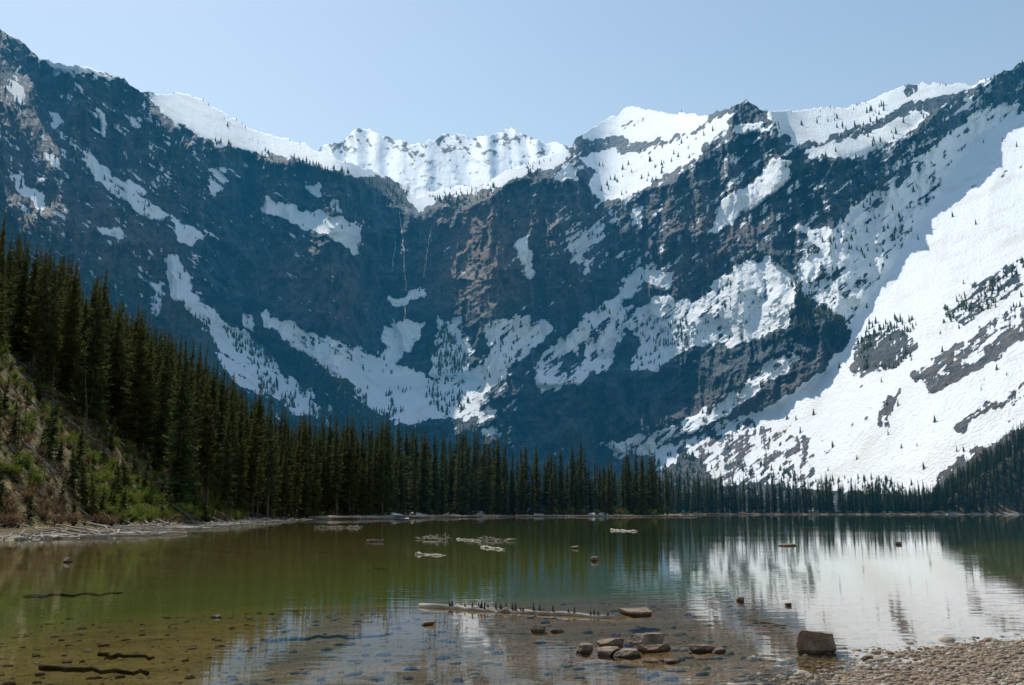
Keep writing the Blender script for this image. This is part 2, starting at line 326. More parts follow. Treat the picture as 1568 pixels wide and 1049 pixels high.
def build_mountain(name,px0,px1,step,sky,base_py,nrow,r0pts,slopefn,snowfn,nback=7,relief=1.0,ks=12,jag=8):
    px=np.arange(px0,px1+step,step); nc=len(px)
    sk=np.interp(px,[p[0] for p in sky],[p[1] for p in sky])
    # slope profile integrated upward on a regular lattice, then smoothed sideways
    gy_=np.arange(base_py,sk.min()-14,-2.0); ng=len(gy_)
    GX=np.repeat(px[None,:],ng,0); GY=np.repeat(gy_[:,None],nc,1)
    x,y,z=raydir(GX,GY); T=z/np.sqrt(x*x+y*y); tn=np.tan(np.radians(slopefn(GX,GY)))
    r0=np.interp(px,[p[0] for p in r0pts],[p[1] for p in r0pts]); kk=60; c=np.cumsum(np.pad(r0,(kk+1,kk),mode='edge')); r0=(c[2*kk+1:]-c[:-2*kk-1])/(2*kk+1)
    LR=np.zeros_like(T); LR[0]=np.log(r0)
    for i in range(1,ng): LR[i]=LR[i-1]+(T[i]-T[i-1])/np.maximum((tn[i]+tn[i-1])/2-T[i],0.18)
    for _ in range(2):
        k=ks; Rp=np.pad(LR,((0,0),(k+1,k)),mode='edge'); c=np.cumsum(Rp,axis=1); LR=(c[:,2*k+1:]-c[:,:-2*k-1])/(2*k+1)
    sk=sk+(fbm(px/9.0,px*0,4,5)-.5)*jag*relief+(fbm(px/30.0,px*0+3,3,9)-.5)*6*relief
    v=np.linspace(0,1,nrow)[:,None]
    PY=base_py+v*(sk[None,:]-base_py); PX=np.repeat(px[None,:],nrow,0)
    x,y,z=raydir(PX,PY); hr=np.sqrt(x*x+y*y); T=z/hr
    ry=np.clip((base_py-PY)/2.0,0,ng-1.01); ri=ry.astype(int); rf=ry-ri; ci=np.arange(nc)[None,:]
    R=np.exp(LR[ri,ci]*(1-rf)+LR[ri+1,ci]*rf)
    S=np.radians(slopefn(PX,PY))
    snow,veg,brown,val=snowfn(PX,PY)
    soft=1-.7*np.clip(val,0,1)
    steep=sstep(34,57,np.degrees(S))
    w=(fbm(PX/60,PY/60,3,77)-.5)*40
    g=std(ridged((PX+w)/46,(PY)/150,6,21,.55)); st=std(fbm((PX*.5+PY*.9)/12,(PY*.8-PX*.35)/50,4,31)); big=std(ridged((PX+w)/170,(PY+w)/260,3,41))
    fine=std(ridged(PX/9,PY/14,3,55))
    dr=relief*(-(0.0095*(.10+.9*steep)*soft*g)-0.014*(.12+.88*steep)*big-0.0020*soft*(.15+.85*steep)*st-0.0015*soft*(.3+.7*steep)*fine)
    dr*=sstep(0.0,0.05,v)
    Rd=R*(1+dr)
    VX=x/hr*Rd; VY=y/hr*Rd; VZ=CAMH+T*Rd
    top=np.stack([VX[-1],VY[-1],VZ[-1]],1); ux=x[-1]/hr[-1]; uy=y[-1]/hr[-1]
    bx=[]
    for i in range(1,nback+1):
        d=(i**1.5)*22*relief+i*8; zz=top[:,2]-(i**1.6)*20*relief
        bx.append((top[:,0]+ux*d,top[:,1]+uy*d,zz))
    AX=np.vstack([VX]+[b[0] for b in bx]); AY=np.vstack([VY]+[b[1] for b in bx]); AZ=np.vstack([VZ]+[b[2] for b in bx])
    nr=nrow+nback
    ext=lambda a:np.vstack([a]+[a[-1:]]*nback)
    me=new_mesh(name,np.stack([AX,AY,AZ],-1).reshape(-1,3),grid_faces(nr,nc),4); smooth(me)
    add_attr(me,'snow',ext(snow)); add_attr(me,'veg',ext(veg)); add_attr(me,'brown',ext(brown))
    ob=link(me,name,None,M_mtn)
    return PX,PY,VX,VY,VZ,snow
SKY=[(-260,-60),(-120,0),(0,44),(35,64),(60,88),(120,102),(190,122),(215,140),(280,145),(310,152),(345,175),(370,190),(420,208),(470,222),(500,237),(540,252),(590,268),(622,286),(638,303),(655,294),(690,288),(740,284),(775,262),(830,240),(870,230),(885,208),(925,185),(968,162),(1010,172),(1085,176),(1110,165),(1143,152),(1168,171),(1230,169),(1300,164),(1330,154),(1390,129),(1440,127),(1490,127),(1568,97),(1700,50),(1840,0)]
def main_snow(PX,PY):
    wx=(fbm(PX/14,PY/14,4,3)-.5)*18; wy=(fbm(PX/14+50,PY/14,4,4)-.5)*18
    s=samp(SNR,PX+wx,PY+wy); n=samp(NSR,PX+wx,PY+wy); den=samp(DEN,PX,PY)
    a=.62; L=std(fbm((PX*math.cos(a)+PY*math.sin(a))/30,(PY*math.cos(a)-PX*math.sin(a))/5.5,5,61,.62))
    a=-.66; Rr=std(fbm((PX*math.cos(a)+PY*math.sin(a))/30,(PY*math.cos(a)-PX*math.sin(a))/5.5,5,67,.62))
    V=std(fbm(PX/5.5,PY/26,4,71,.6))
    m=sstep(520,720,PX); k=L*(1-m)+Rr*m; k=.8*k+.5*V
    val=s+den-n+0.235*k
    veg=np.clip(samp(TRR,PX+wx,PY+wy)*1.1,0,1); br=samp(BRN,PX,PY)
    return np.clip(val,-.6,1.6),veg,br,np.clip(val*1.4-.2,0,1)
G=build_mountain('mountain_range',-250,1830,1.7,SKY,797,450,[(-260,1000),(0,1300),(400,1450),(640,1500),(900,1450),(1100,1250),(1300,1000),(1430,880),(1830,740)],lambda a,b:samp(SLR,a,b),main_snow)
FS=[(380,300),(470,236),(500,222),(520,217),(535,209),(545,199),(556,196),(568,201),(590,207),(610,215),(625,219),(650,218),(672,212),(685,206),(700,208),(720,212),(735,208),(755,207),(770,202),(785,195),(797,202),(822,212),(835,219),(850,218),(865,224),(885,228),(930,260),(980,300)]
def far_snow(PX,PY):
    k=std(fbm(PX/9+PY/14,PY/6,5,91,.6)); V=std(ridged(PX/13-PY/20,PY/22,4,95))
    top=sstep(46,5,PY-np.interp(PX,[p[0] for p in FS],[p[1] for p in FS]))
    val=.84+.16*k-.24*V*top-.18*top
    return val,PX*0,PX*0+.3,PX*0
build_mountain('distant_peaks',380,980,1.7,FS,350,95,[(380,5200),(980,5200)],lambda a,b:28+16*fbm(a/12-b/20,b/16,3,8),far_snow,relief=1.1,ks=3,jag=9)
def mountain_trees():
    PX,PY,VX,VY,VZ,sn=G
    d=samp(TRR,PX,PY); clump=sstep(.42,.62,fbm(PX/22,PY/22,4,99))
    prob=(d*clump*.16+.0008)*(PX>-150)*(PX<1720)
    nr=PX.shape[0]
    prob[nr-2,:]+=.05*((PX[nr-2]>300)&(PX[nr-2]<1568))
    pick=rng.random(PX.shape)<prob
    P=np.stack([VX[pick],VY[pick],VZ[pick]],1); n=len(P); rim=np.repeat(np.arange(nr)[:,None],PX.shape[1],1)[pick]>nr-12
    tiers=[(0.0,.62,.17),(.3,.85,.125),(.6,1.0,.075)]
    base_v=[];base_f=[]
    for z0,z1,r in tiers:
        b=len(base_v)
        for i in range(6):
            a=i*math.pi/3+z0*5; rr=r*(1.25 if i%2 else .72); base_v.append((rr*math.cos(a),rr*math.sin(a),z0-(.06 if i%2 else 0)))
        base_v.append((0,0,z1))
        for i in range(6): base_f.append((b+i,b+(i+1)%6,b+6))
    bv=np.array(base_v); bf=np.array(base_f)
    H=rng.uniform(7,15,n)*np.clip(np.linalg.norm(P,axis=1)/2000,.55,1.0)*np.where(rim,.55,1); rot=rng.uniform(0,6.28,n); W=H*rng.uniform(.8,1.3,n)
    c,s=np.cos(rot)[:,None],np.sin(rot)[:,None]
    X=(bv[None,:,0]*c-bv[None,:,1]*s)*W[:,None]+P[:,0:1]; Y=(bv[None,:,0]*s+bv[None,:,1]*c)*W[:,None]+P[:,1:2]; Z=bv[None,:,2]*H[:,None]+P[:,2:3]-.3
    verts=np.stack([X,Y,Z],-1).reshape(-1,3); faces=(bf[None]+(np.arange(n)*len(bv))[:,None,None]).reshape(-1,3)
    me=new_mesh('mountain_trees',verts,faces,3); link(me,'mountain_trees',None,M_fol)
mountain_trees()
# thin waterfalls on the headwall: narrow white ribbons standing just proud of the rock
def waterfall(pts,w):
    PX,PY,VX,VY,VZ,sn=G; V=[];Fc=[]
    n=int(abs(pts[-1][1]-pts[0][1])/2.5)
    for i in range(n+1):
        q=i/n; py=pts[0][1]+(pts[-1][1]-pts[0][1])*q; px_=float(np.interp(py,[p[1] for p in pts],[p[0] for p in pts]))+random.gauss(0,.35)
        c=int(round((px_+250)/1.7)); r=int(np.argmin(np.abs(PY[:,c]-py))); p=np.array([VX[r,c],VY[r,c],VZ[r,c]]); u=p/np.linalg.norm(p); p=p-u*4
        ww=w*random.uniform(.3,1.3); V+= [(p[0]-ww,p[1],p[2]),(p[0]+ww,p[1],p[2])]
        if i: b=len(V); Fc.append((b-4,b-3,b-1,b-2))
    me=new_mesh('waterfall',V,Fc,4); link(me,'waterfall',None,M_snow)
waterfall([(612,325),(618,380),(622,445)],.9); waterfall([(622,462),(619,495)],.9); waterfall([(661,345),(655,380),(648,425)],.6); waterfall([(606,370),(600,410)],.5)
# ---------------------------------------------------------------- ground & lake
LAKE=np.array([(-32,62),(-28,70),(-34,103),(-39,140),(-43,185),(-47,222),(-40,246),(-32,262),(-30,300),(-10,350),(0,362),(50,374),(58,382),(80,470),(106,640),(200,672),(300,690),(420,704),(560,730),(330,420),(110,130),(45,38),(22,19),(10,14.4),(6.6,13.3),(4.9,12.8),(3.7,11.2),(3.0,9.8),(2.4,7),(0,5),(-15,3),(-40,8),(-50,30),(-40,50)],dtype=float)
def sdist(x,y):
    d=np.full(x.shape,1e9); ins=np.zeros(x.shape,bool)
    for i in range(len(LAKE)):
        ax,ay=LAKE[i]; bx,by=LAKE[(i+1)%len(LAKE)]
        ex,ey=bx-ax,by-ay; t=np.clip(((x-ax)*ex+(y-ay)*ey)/(ex*ex+ey*ey),0,1)
        d=np.minimum(d,np.hypot(x-ax-t*ex,y-ay-t*ey))
        if ay!=by: ins^=((ay>y)!=(by>y))&(x<(bx-ax)*(y-ay)/(by-ay)+ax)
    return np.where(ins,-d,d)
def height(x,y):
    x=np.asarray(x,float); y=np.asarray(y,float)
    far=sstep(20,60,y)
    w=(fbm(x/7,y/7,4,200)-.5)*(1.0+5*far)+(fbm(x/1.1,y/1.1,3,201)-.5)*1.2
    sd=sdist(x,y)+w
    land=np.minimum(np.maximum(sd,0)*(.035+.05*far),2.2)
    dd=np.maximum(-sd,0); dep=np.minimum(.045*dd+.0006*dd*dd,6.0)
    h=np.where(sd>0,land,-dep)
    xl=np.interp(y,[-50,0,62,103,185,230,300,500,900],[-60,-50,-33,-36,-45,-56,-72,-105,-150])
    dl=np.maximum(xl-2-x,0); dl=dl*dl/(dl+3)
    hl=60*(1-np.exp(-dl*.98/60))*sstep(-10,50,y)*(1-.6*sstep(330,520,y))
    xr=np.maximum(x-.415*y-2+(fbm(x/60,y/60,2,210)-.5)*14,0)*sstep(640,700,y)
    hr_=np.minimum(np.minimum(xr*.70,np.maximum(sd-3,0)*.62),130)
    bumps=(fbm(x/9,y/9,4,220)-.5)*2.6*sstep(1,10,dl)+(fbm(x/1.7,y/1.7,3,221)-.5)*1.0*sstep(.5,4,dl)
    h=h+np.where(sd>0,hl+bumps+hr_,0)
    h+= (fbm(x/.5,y/.5,3,230)-.5)*.035*(1-far)
    return h,sd,hl
ang=np.concatenate([np.linspace(-180,-40,45)[:-1],np.linspace(-40,40,620),np.linspace(40,180,45)[1:]])
rad=np.concatenate([[0.05,1,2,3],np.geomspace(4,1500,420),[2500,5000,9000,16000]])
A,Rr=np.meshgrid(np.radians(ang),rad)
gx=np.sin(A)*Rr; gy=np.cos(A)*Rr
gz,gsd,ghl=height(gx,gy)
gz=np.where(Rr>1400,np.minimum(gz,-2.0),gz)
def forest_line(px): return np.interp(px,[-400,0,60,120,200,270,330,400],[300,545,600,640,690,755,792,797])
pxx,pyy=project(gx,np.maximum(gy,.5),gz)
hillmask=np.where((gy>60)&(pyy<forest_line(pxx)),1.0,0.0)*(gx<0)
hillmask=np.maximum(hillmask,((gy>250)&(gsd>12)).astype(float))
me=new_mesh('ground',np.stack([gx,gy,gz],-1).reshape(-1,3),grid_faces(len(rad),len(ang))[:,::-1],4); smooth(me)
add_attr(me,'shore',gsd); add_attr(me,'hill',hillmask); link(me,'ground',None,M_ground)
wv=[(-400,-30,0),(900,-30,0),(900,1000,0),(-400,1000,0)]
me=new_mesh('lake_water',wv,[(0,1,2,3)],4); link(me,'lake_water',None,M_water)
# ---------------------------------------------------------------- conifers
def conifer(seed,H=20.0,R=2.3,step=.36,bare=.06,sparse=0.0):
    r=random.Random(seed); V=[];Fc=[];Mi=[]
    nb=7; prev=None; lean=(r.uniform(-.3,.3),r.uniform(-.3,.3))
    def axis(z): f=z/H; return (lean[0]*f*f,lean[1]*f*f)
    for k in range(9):
        z=H*k/8; rad_=max(.012*H*(1-k/8)**.9,.02); cx,cy=axis(z)
        ring=[]
        for i in range(nb):
            a=2*math.pi*i/nb; ring.append(len(V)); V.append((cx+rad_*math.cos(a),cy+rad_*math.sin(a),z-(1.0 if k==0 else 0)))
        if prev:
            for i in range(nb): 
                Fc.append((prev[i],prev[(i+1)%nb],ring[(i+1)%nb])); Mi.append(0); Fc.append((prev[i],ring[(i+1)%nb],ring[i])); Mi.append(0)
        prev=ring
    z=H*bare; ph=r.random()*6
    while z<H*.995:
        f=z/H; prof=(1-f)**.78*min(1,.55+(f-bare)*3.2); 
        nbr=r.randint(5,7) if f<.85 else 4
        wob=1+.28*math.sin(z*1.3+ph)*r.random()
        for b in range(nbr):
            if r.random()<sparse+.05: continue
            a=r.random()*2*math.pi; L=max(R*prof*wob*r.uniform(.55,1.15),.16)
            if r.random()<.06: L*=1.35
            dr=(-.50+.75*f)+r.uniform(-.15,.15)
            ca,sa=math.cos(a),math.sin(a); cx,cy=axis(z); z0=z+r.uniform(-.2,.2)
            ns=5 if L>.8 else 3
            pts=[]
            for s in range(ns+1):
                q=s/ns; rr=L*q; zz=z0+L*(dr*q+.22*q*q)
                pts.append((cx+rr*ca,cy+rr*sa,zz))
            for s in range(ns):
                q=(s+.3)/ns; p=pts[s]; p2=pts[s+1]
                wl=L*.42*(1-q*.72)*r.uniform(.65,1.25)+.07
                for sd_ in (-1,1):
                    if r.random()<.1: continue
                    fw=r.uniform(.45,.8); dx=ca*fw-sa*sd_; dy=sa*fw+ca*sd_
                    tip=(p[0]+dx*wl,p[1]+dy*wl,p[2]-wl*r.uniform(.1,.55))
                    i0=len(V); V.extend([(p[0],p[1],p[2]+.03),tip,(p2[0],p2[1],p2[2]-.02)]); Fc.append((i0,i0+1,i0+2)); Mi.append(1)
                hl_=wl*r.uniform(.5,.95); i0=len(V)
                V.extend([p,(p[0]+ca*hl_*.3+r.uniform(-.1,.1),p[1]+sa*hl_*.3+r.uniform(-.1,.1),p[2]-hl_),p2]); Fc.append((i0,i0+1,i0+2)); Mi.append(1)
        z+=step*(1.0-.45*f)*r.uniform(.8,1.25)
    cx,cy=axis(H); i0=len(V); V.extend([(cx-.05,cy,H-.5),(cx+.05,cy,H-.5),(cx,cy,H+.35)]); Fc.append((i0,i0+1,i0+2)); Mi.append(1)
    me=new_mesh('conifer_mesh',V,Fc,3); me.materials.append(M_bark); me.materials.append(M_fol)
    me.polygons.foreach_set('material_index',np.array(Mi,dtype=np.int32)); return me
CON=[conifer(11,20,2.3),conifer(12,20,1.9,.34),conifer(13,20,2.7,.38),conifer(14,20,2.1,.38,.14,.12),conifer(15,20,1.6,.34,.05),conifer(16,20,2.4,.42,.2,.18),conifer(17,20,2.9,.36,.04)]
ENV=[(-400,200),(0,320),(20,345),(50,370),(90,375),(120,410),(150,400),(175,450),(210,463),(240,495),(275,500),(310,540),(345,555),(400,580),(440,615),(480,635),(520,630),(560,630),(610,620),(660,635),(715,622),(740,650),(790,665),(830,680),(870,668),(905,655),(940,680),(980,670),(1010,685),(1045,695),(1075,708),(1110,720),(1160,728),(1200,720),(1270,714),(1330,730),(1400,735),(1425,730),(1440,700),(1500,664),(1568,628),(1800,540)]
def env(px): return float(np.interp(px,[p[0] for p in ENV],[p[1] for p in ENV]))
def plant(parent,xs,ys,hmin,hmax,jit=14,bankrule=False,name='conifer',smin=.5):
    zs,sds,_=height(xs,ys); n=0
    for x,y,z,sd in zip(xs,ys,zs,sds):
        if sd<1.5: continue
        bx,by=project(x,y,z)
        if bx<-200 or bx>1740: continue
        if bankrule and by>float(forest_line(bx)) and random.random()>.06: continue
        H=random.uniform(hmin,hmax)
        lim=env(bx)+abs(random.gauss(0,jit))
        d=y*cp+(z-CAMH)*sp; Hm=(by-lim)*d/F
        if Hm<hmin*smin: continue
        H=min(H,Hm)
        ob=bpy.data.objects.new(name,random.choice(CON)); scene.collection.objects.link(ob)
        s=H/20; w=s*random.uniform(.85,1.2)*(1.0 if H>14 else 1.15)
        ob.location=(x,y,z-.15); ob.scale=(w,w,s); ob.rotation_euler=(random.gauss(0,.02),random.gauss(0,.02),random.uniform(0,6.28))
        if parent: ob.parent=parent
        n+=1
    return n
def jitgrid(x0,x1,y0,y1,sp_):
    gx_,gy_=np.meshgrid(np.arange(x0,x1,sp_),np.arange(y0,y1,sp_)); 
    return (gx_+rng.uniform(-.48,.48,gx_.shape)*sp_).ravel(),(gy_+rng.uniform(-.48,.48,gy_.shape)*sp_).ravel()
fl=empty('conifer_forest')
x,y=jitgrid(-165,-28,62,300,4.9); n1=plant(fl,x,y,15,29,18,True)
fc=empty('conifer_forest')
x,y=jitgrid(-120,112,250,415,5.4); n2=plant(fc,x,y,15,33,24,True)
fr=empty('conifer_forest')
x,y=jitgrid(60,330,640,710,5.6); n3=plant(fr,x,y,11,31,16,False)
fh=empty('conifer_forest')
x,y=jitgrid(270,600,690,860,6.2); n4=plant(fh,x,y,11,20,7,False,smin=.3)
# ---------------------------------------------------------------- logs, snags, shrubs
def tube(V,Fc,pts,rads,nb=7,rs=None):
    prev=None; rs=rs or random
    for k,(p,rd) in enumerate(zip(pts,rads)):
        p=Vector(p); d=(Vector(pts[min(k+1,len(pts)-1)])-Vector(pts[max(k-1,0)])).normalized()
        a=d.cross(Vector((0,0,1)));  a=a.normalized() if a.length>.05 else Vector((1,0,0)); b=d.cross(a)
        ring=[]
        for i in range(nb):
            t=2*math.pi*i/nb; q=p+(a*math.cos(t)+b*math.sin(t))*rd*rs.uniform(.85,1.15); ring.append(len(V)); V.append(tuple(q))
        if prev:
            for i in range(nb):
                Fc.append((prev[i],prev[(i+1)%nb],ring[(i+1)%nb])); Fc.append((prev[i],ring[(i+1)%nb],ring[i]))
        else:
            for i in range(1,nb-1): Fc.append((ring[0],ring[i+1],ring[i]))
        prev=ring
    for i in range(1,nb-1): Fc.append((prev[0],prev[i],prev[i+1]))
def log_path(p0,p1,n=8,wob=.04):
    p0=Vector(p0);p1=Vector(p1); out=[]
    for i in range(n+1):
        q=i/n; out.append(p0.lerp(p1,q)+Vector((random.gauss(0,wob*.3),random.gauss(0,wob*.5),random.gauss(0,wob*.25))))
    return out
def hz(x,y): 
    h,_,_=height(np.array([x]),np.array([y])); return float(h[0])
V=[];Fc=[]
for i in range(230):
    k=random.random(); yy=62+ (k**1.6)*150
    xs=float(np.interp(yy,[62,70,103,140,185,222],[-31,-27,-33,-38,-42,-46]))+random.uniform(-5,1.8)
    if random.random()<.25: xs-=random.uniform(2,14)
    a=random.gauss(1.75,.5) if random.random()<.65 else random.uniform(0,3.14); L=random.uniform(1.5,7)
    x2=xs+math.cos(a)*L; y2=yy+math.sin(a)*L; r0=random.uniform(.04,.13)
    z1=max(hz(xs,yy),0)+r0*.8; z2=max(hz(x2,y2),0)+r0*.8+random.uniform(0,.35)
    pts=log_path((xs,yy,z1),(x2,y2,z2),5,.12); tube(V,Fc,pts,[r0*(1-.6*j/5) for j in range(6)],6)
    for b in range(random.randint(0,3)):
        q=pts[random.randint(1,4)]; d=Vector((random.gauss(0,.5),random.gauss(0,.5),random.uniform(.1,.7)))
        tube(V,Fc,[q,q+d*.6,q+d*1.1],[r0*.35,r0*.22,r0*.08],4)
me=new_mesh('driftwood',V,Fc,3); link(me,'driftwood',None,M_drift)
V=[];Fc=[]
for i in range(150):
    yy=random.uniform(64,190); dx=random.uniform(3,45); xs=float(np.interp(yy,[62,103,185,230],[-33,-36,-45,-56]))-dx
    a=random.uniform(-.9,.9)+ (math.pi if random.random()<.5 else 0); L=random.uniform(2,7); x2=xs+math.cos(a)*L; y2=yy+math.sin(a)*L; r0=random.uniform(.04,.11)
    pts=log_path((xs,yy,hz(xs,yy)+r0),(x2,y2,hz(x2,y2)+r0+random.uniform(0,.6)),5,.1); tube(V,Fc,pts,[r0*(1-.6*j/5) for j in range(6)],6)
    for b in range(random.randint(0,4)):
        q=pts[random.randint(1,4)]; d=Vector((random.gauss(0,.6),random.gauss(0,.6),random.uniform(.2,1.0))); tube(V,Fc,[q,q+d*.6,q+d*1.2],[r0*.35,r0*.22,r0*.06],4)
me=new_mesh('fallen_logs',V,Fc,3); link(me,'fallen_logs',None,M_drift)
def snag(x,y,H):
    V=[];Fc=[]; z=hz(x,y)-.3; lx,ly=random.uniform(-.12,.12)*H,random.uniform(-.04,.04)*H; r0=.008*H+.03
    pts=[(x+lx*q*q,y+ly*q*q,z+H*q) for q in [i/8 for i in range(9)]]
    tube(V,Fc,pts,[r0*(1-.85*i/8) for i in range(9)],7)
    for i in range(int(H*3)):
        q=random.uniform(.2,.97); a=random.uniform(0,6.28); L=(1.1-q)*random.uniform(.5,1.7)*H*.09; p=Vector((x+lx*q*q,y+ly*q*q,z+H*q))
        tube(V,Fc,[p,p+Vector((math.cos(a)*L*.6,math.sin(a)*L*.6,-.05*L)),p+Vector((math.cos(a)*L,math.sin(a)*L,-.25*L))],[.03,.02,.008],4)
    me=new_mesh('dead_tree',V,Fc,3); link(me,'dead_tree',None,M_bark)
for (x,y,H) in [(-43,82,5),(-47,95,7),(-50,108,8),(-40,98,4),(-52,122,9),(-48,130,6),(-44,112,4),(-58,135,10),(-45,74,4),(-56,103,8),(-51,150,8),(-49,168,8),(-46,88,4),(-49,100,5),(-42,90,3.5),(-45,118,5)]: snag(x,y,H)
def shrub_mesh(seed,n,leaf,mat,H=1.0,W=1.0,twigs=14,name='shrub'):
    r=random.Random(seed); V=[];Fc=[];Mi=[]
    tips=[]
    for i in range(twigs):
        a=r.uniform(0,6.28); L=r.uniform(.6,1); e=(math.cos(a)*W*.8*L*r.random(),math.sin(a)*W*.8*L*r.random(),H*L)
        b=len(Fc); tube(V,Fc,[(0,0,-.1),(e[0]*.4,e[1]*.4,e[2]*.5),e],[.03,.018,.006],3,r); Mi+= [0]*(len(Fc)-b); tips.append(e)
    for i in range(n):
        e=r.choice(tips); q=r.uniform(.35,1.05); c=[e[k]*q+r.gauss(0,.13) for k in range(3)]
        i0=len(V); s=leaf*r.uniform(.6,1.4)
        for k in range(3): V.append(tuple(c[j]+r.gauss(0,1)*s for j in range(3)))
        Fc.append((i0,i0+1,i0+2)); Mi.append(1)
    me=new_mesh(name,V,Fc,3); me.materials.append(M_bark); me.materials.append(mat); me.polygons.foreach_set('material_index',np.array(Mi,dtype=np.int32)); return me
SH=[shrub_mesh(i,420,.055,M_shrub,1.2,1.1) for i in range(3)]; DS=[shrub_mesh(10+i,200,.05,M_dryshrub,.9,1.2,26) for i in range(3)]
YC=[conifer(31,4,1.1,.22,.02),conifer(32,4,.9,.2,.02)]
us=empty('bank_shrubs')
NB=2300
syy=62+rng.random(NB)**1.4*120; sdx=2.0+rng.random(NB)**1.2*40
sxs=np.interp(syy,[62,103,185,230],[-33,-36,-45,-56])-sdx
szz,_,_=height(sxs,syy)
for xs,yy,z in zip(sxs,syy,szz):
    u=random.random(); nse=mnoise.noise(Vector((xs*.12,yy*.08,0)))
    if u<.10: m=random.choice(YC); s=random.uniform(.35,1.3)
    elif nse>.0: m=random.choice(SH); s=random.uniform(.4,1.4)
    else: m=random.choice(DS); s=random.uniform(.4,1.3)
    ob=bpy.data.objects.new('shrub',m); scene.collection.objects.link(ob); ob.parent=us; ob.location=(xs,yy,z); ob.scale=(s,s,s*random.uniform(.7,1.1)); ob.rotation_euler=(0,0,random.uniform(0,6.28))
for i in range(160):
    px_=random.uniform(470,1030); yy=float(np.interp(px_,[470,560,640,760,1000,1030],[230,262,315,362,376,388]))+random.uniform(1,12)
    xs=(px_-CX)/F*yy; z=hz(xs,yy)
    if z<0.05: continue
    m=random.choice(SH if random.random()<.5 else DS); s=random.uniform(.8,2.8)
    ob=bpy.data.objects.new('shrub',m); scene.collection.objects.link(ob); ob.parent=us; ob.location=(xs,yy,z); ob.scale=(s,s,s); ob.rotation_euler=(0,0,random.uniform(0,6.28))
V=[];Fc=[]
for i in range(420):
    if i<170:
        px_=random.uniform(470,1030); yy=float(np.interp(px_,[470,560,640,760,1000,1030],[228,256,305,358,373,380]))
    else:
        px_=random.uniform(1030,1620); yy=float(np.interp(px_,[1030,1230,1430,1620],[640,672,692,706]))
    yy+=random.uniform(-1.5,4); xs=(px_-CX)/F*yy; L=random.uniform(3,11); a=random.gauss(0,.25); r0=random.uniform(.12,.34)
    z=max(hz(xs,yy),0)+r0*.7; tube(V,Fc,log_path((xs,yy,z),(xs+L*math.cos(a),yy+L*math.sin(a),z+random.uniform(0,.3)),4,.2),[r0*(1-.5*j/4) for j in range(5)],5)
me=new_mesh('shoreline_driftwood',V,Fc,3); link(me,'shoreline_driftwood',None,M_drift)
def snowbank(px_,w,d,h,yy):
    xs=(px_-CX)/F*yy; n=24; gx_,gy_=np.meshgrid(np.linspace(-1,1,n),np.linspace(-1,1,n)); 
    rr=np.hypot(gx_,gy_)+(fbm(gx_*2+px_,gy_*2,3,5)-.5)*.7; zz=np.clip(1-rr*rr,-.15,1)*h*(0.7+.6*fbm(gx_*3,gy_*3+px_,3,6))
    X=xs+gx_*w/2; Y=yy+gy_*d/2; b,_,_=height(X,Y); b=np.maximum(b,0)
    me=new_mesh('snow_bank',np.stack([X,Y,b+zz],-1).reshape(-1,3),grid_faces(n,n),4); smooth(me); link(me,'snow_bank',None,M_snow)
for a in [(525,10,5,1.1,262),(597,12,8,1.4,283),(640,11,6,1.0,312),(735,10,5,1.2,362),(820,8,5,1.0,371),(915,9,4,.9,377),(690,8,4,.9,342)]: snowbank(*a)
# ---------------------------------------------------------------- rocks
def rock_mesh(seed,sx,sy,sz,planes=12):
    import bmesh
    r=random.Random(seed); bm=bmesh.new(); bmesh.ops.create_icosphere(bm,subdivisions=5,radius=1)
    pl=[]
    for i in range(planes):
        n=Vector((r.gauss(0,1),r.gauss(0,1),r.gauss(0,.6))).normalized(); pl.append((n,r.uniform(.45,.74)))
    pl.append((Vector((r.uniform(-.2,.2),r.uniform(-.2,.2),1)).normalized(),r.uniform(.45,.55)))
    for v in bm.verts:
        c=v.co.copy()
        for n,d in pl:
            k=c.dot(n)
            if k>d: c-=n*(k-d)*.99
        q=c*2.2+Vector((seed,0,0)); c+=c.normalized()*(mnoise.noise(q)*.05+mnoise.noise(q*4)*.025)
        v.co=Vector((c.x*sx,c.y*sy,c.z*sz))/.64
    me=bpy.data.meshes.new('rock'); bm.to_mesh(me); bm.free(); smooth(me,False)
    me.materials.append(M_rock); return me
def rock(px_,py_,w,h,seed,depth=.8,z0=0.0):
    p=on_plane(px_,py_,z0); d=p.y; W=w/F*d/2; Hh=h/F*d
    ob=bpy.data.objects.new('rock',rock_mesh(seed,W,W*depth,Hh*.62)); scene.collection.objects.link(ob)
    ob.location=(p.x,p.y+W*depth*.6,z0+Hh*.34); ob.rotation_euler=(random.uniform(-.08,.08),random.uniform(-.08,.08),random.uniform(-.4,.4))
    return ob
RK=[(1257,1000,42,36,1,.8),(1004,999,46,13,2,.9),(931,991,36,13,4,.8),(934,1003,38,12,5,.7),(962,1006,40,11,6,.8),(896,999,24,13,7,.8),(1078,998,36,11,8,.6),(1101,999,24,6,9,.7),
(977,941,48,9,10,.7),(826,967,24,11,11,.8),(850,968,20,5,12,.6),(655,957,22,5,13,.6),(1135,921,11,8,14,.8),(1209,928,9,5,15,.8),(104,861,14,8,17,.8),(570,830,22,4,18,.6),(912,859,10,7,19,.8),
(879,840,10,4,21,.7),(1207,836,20,4,22,.6),(1377,834,9,5,23,.7),(330,946,12,4,27,.8),(1330,1010,20,6,29,.8),(1030,1016,18,6,31,.8)]
for r_ in RK: rock(*r_)
p=on_plane(1003,999,0); 
o=rock(1003,994,42,19,3,.85,z0=.075); o.location.y=p.y+.16
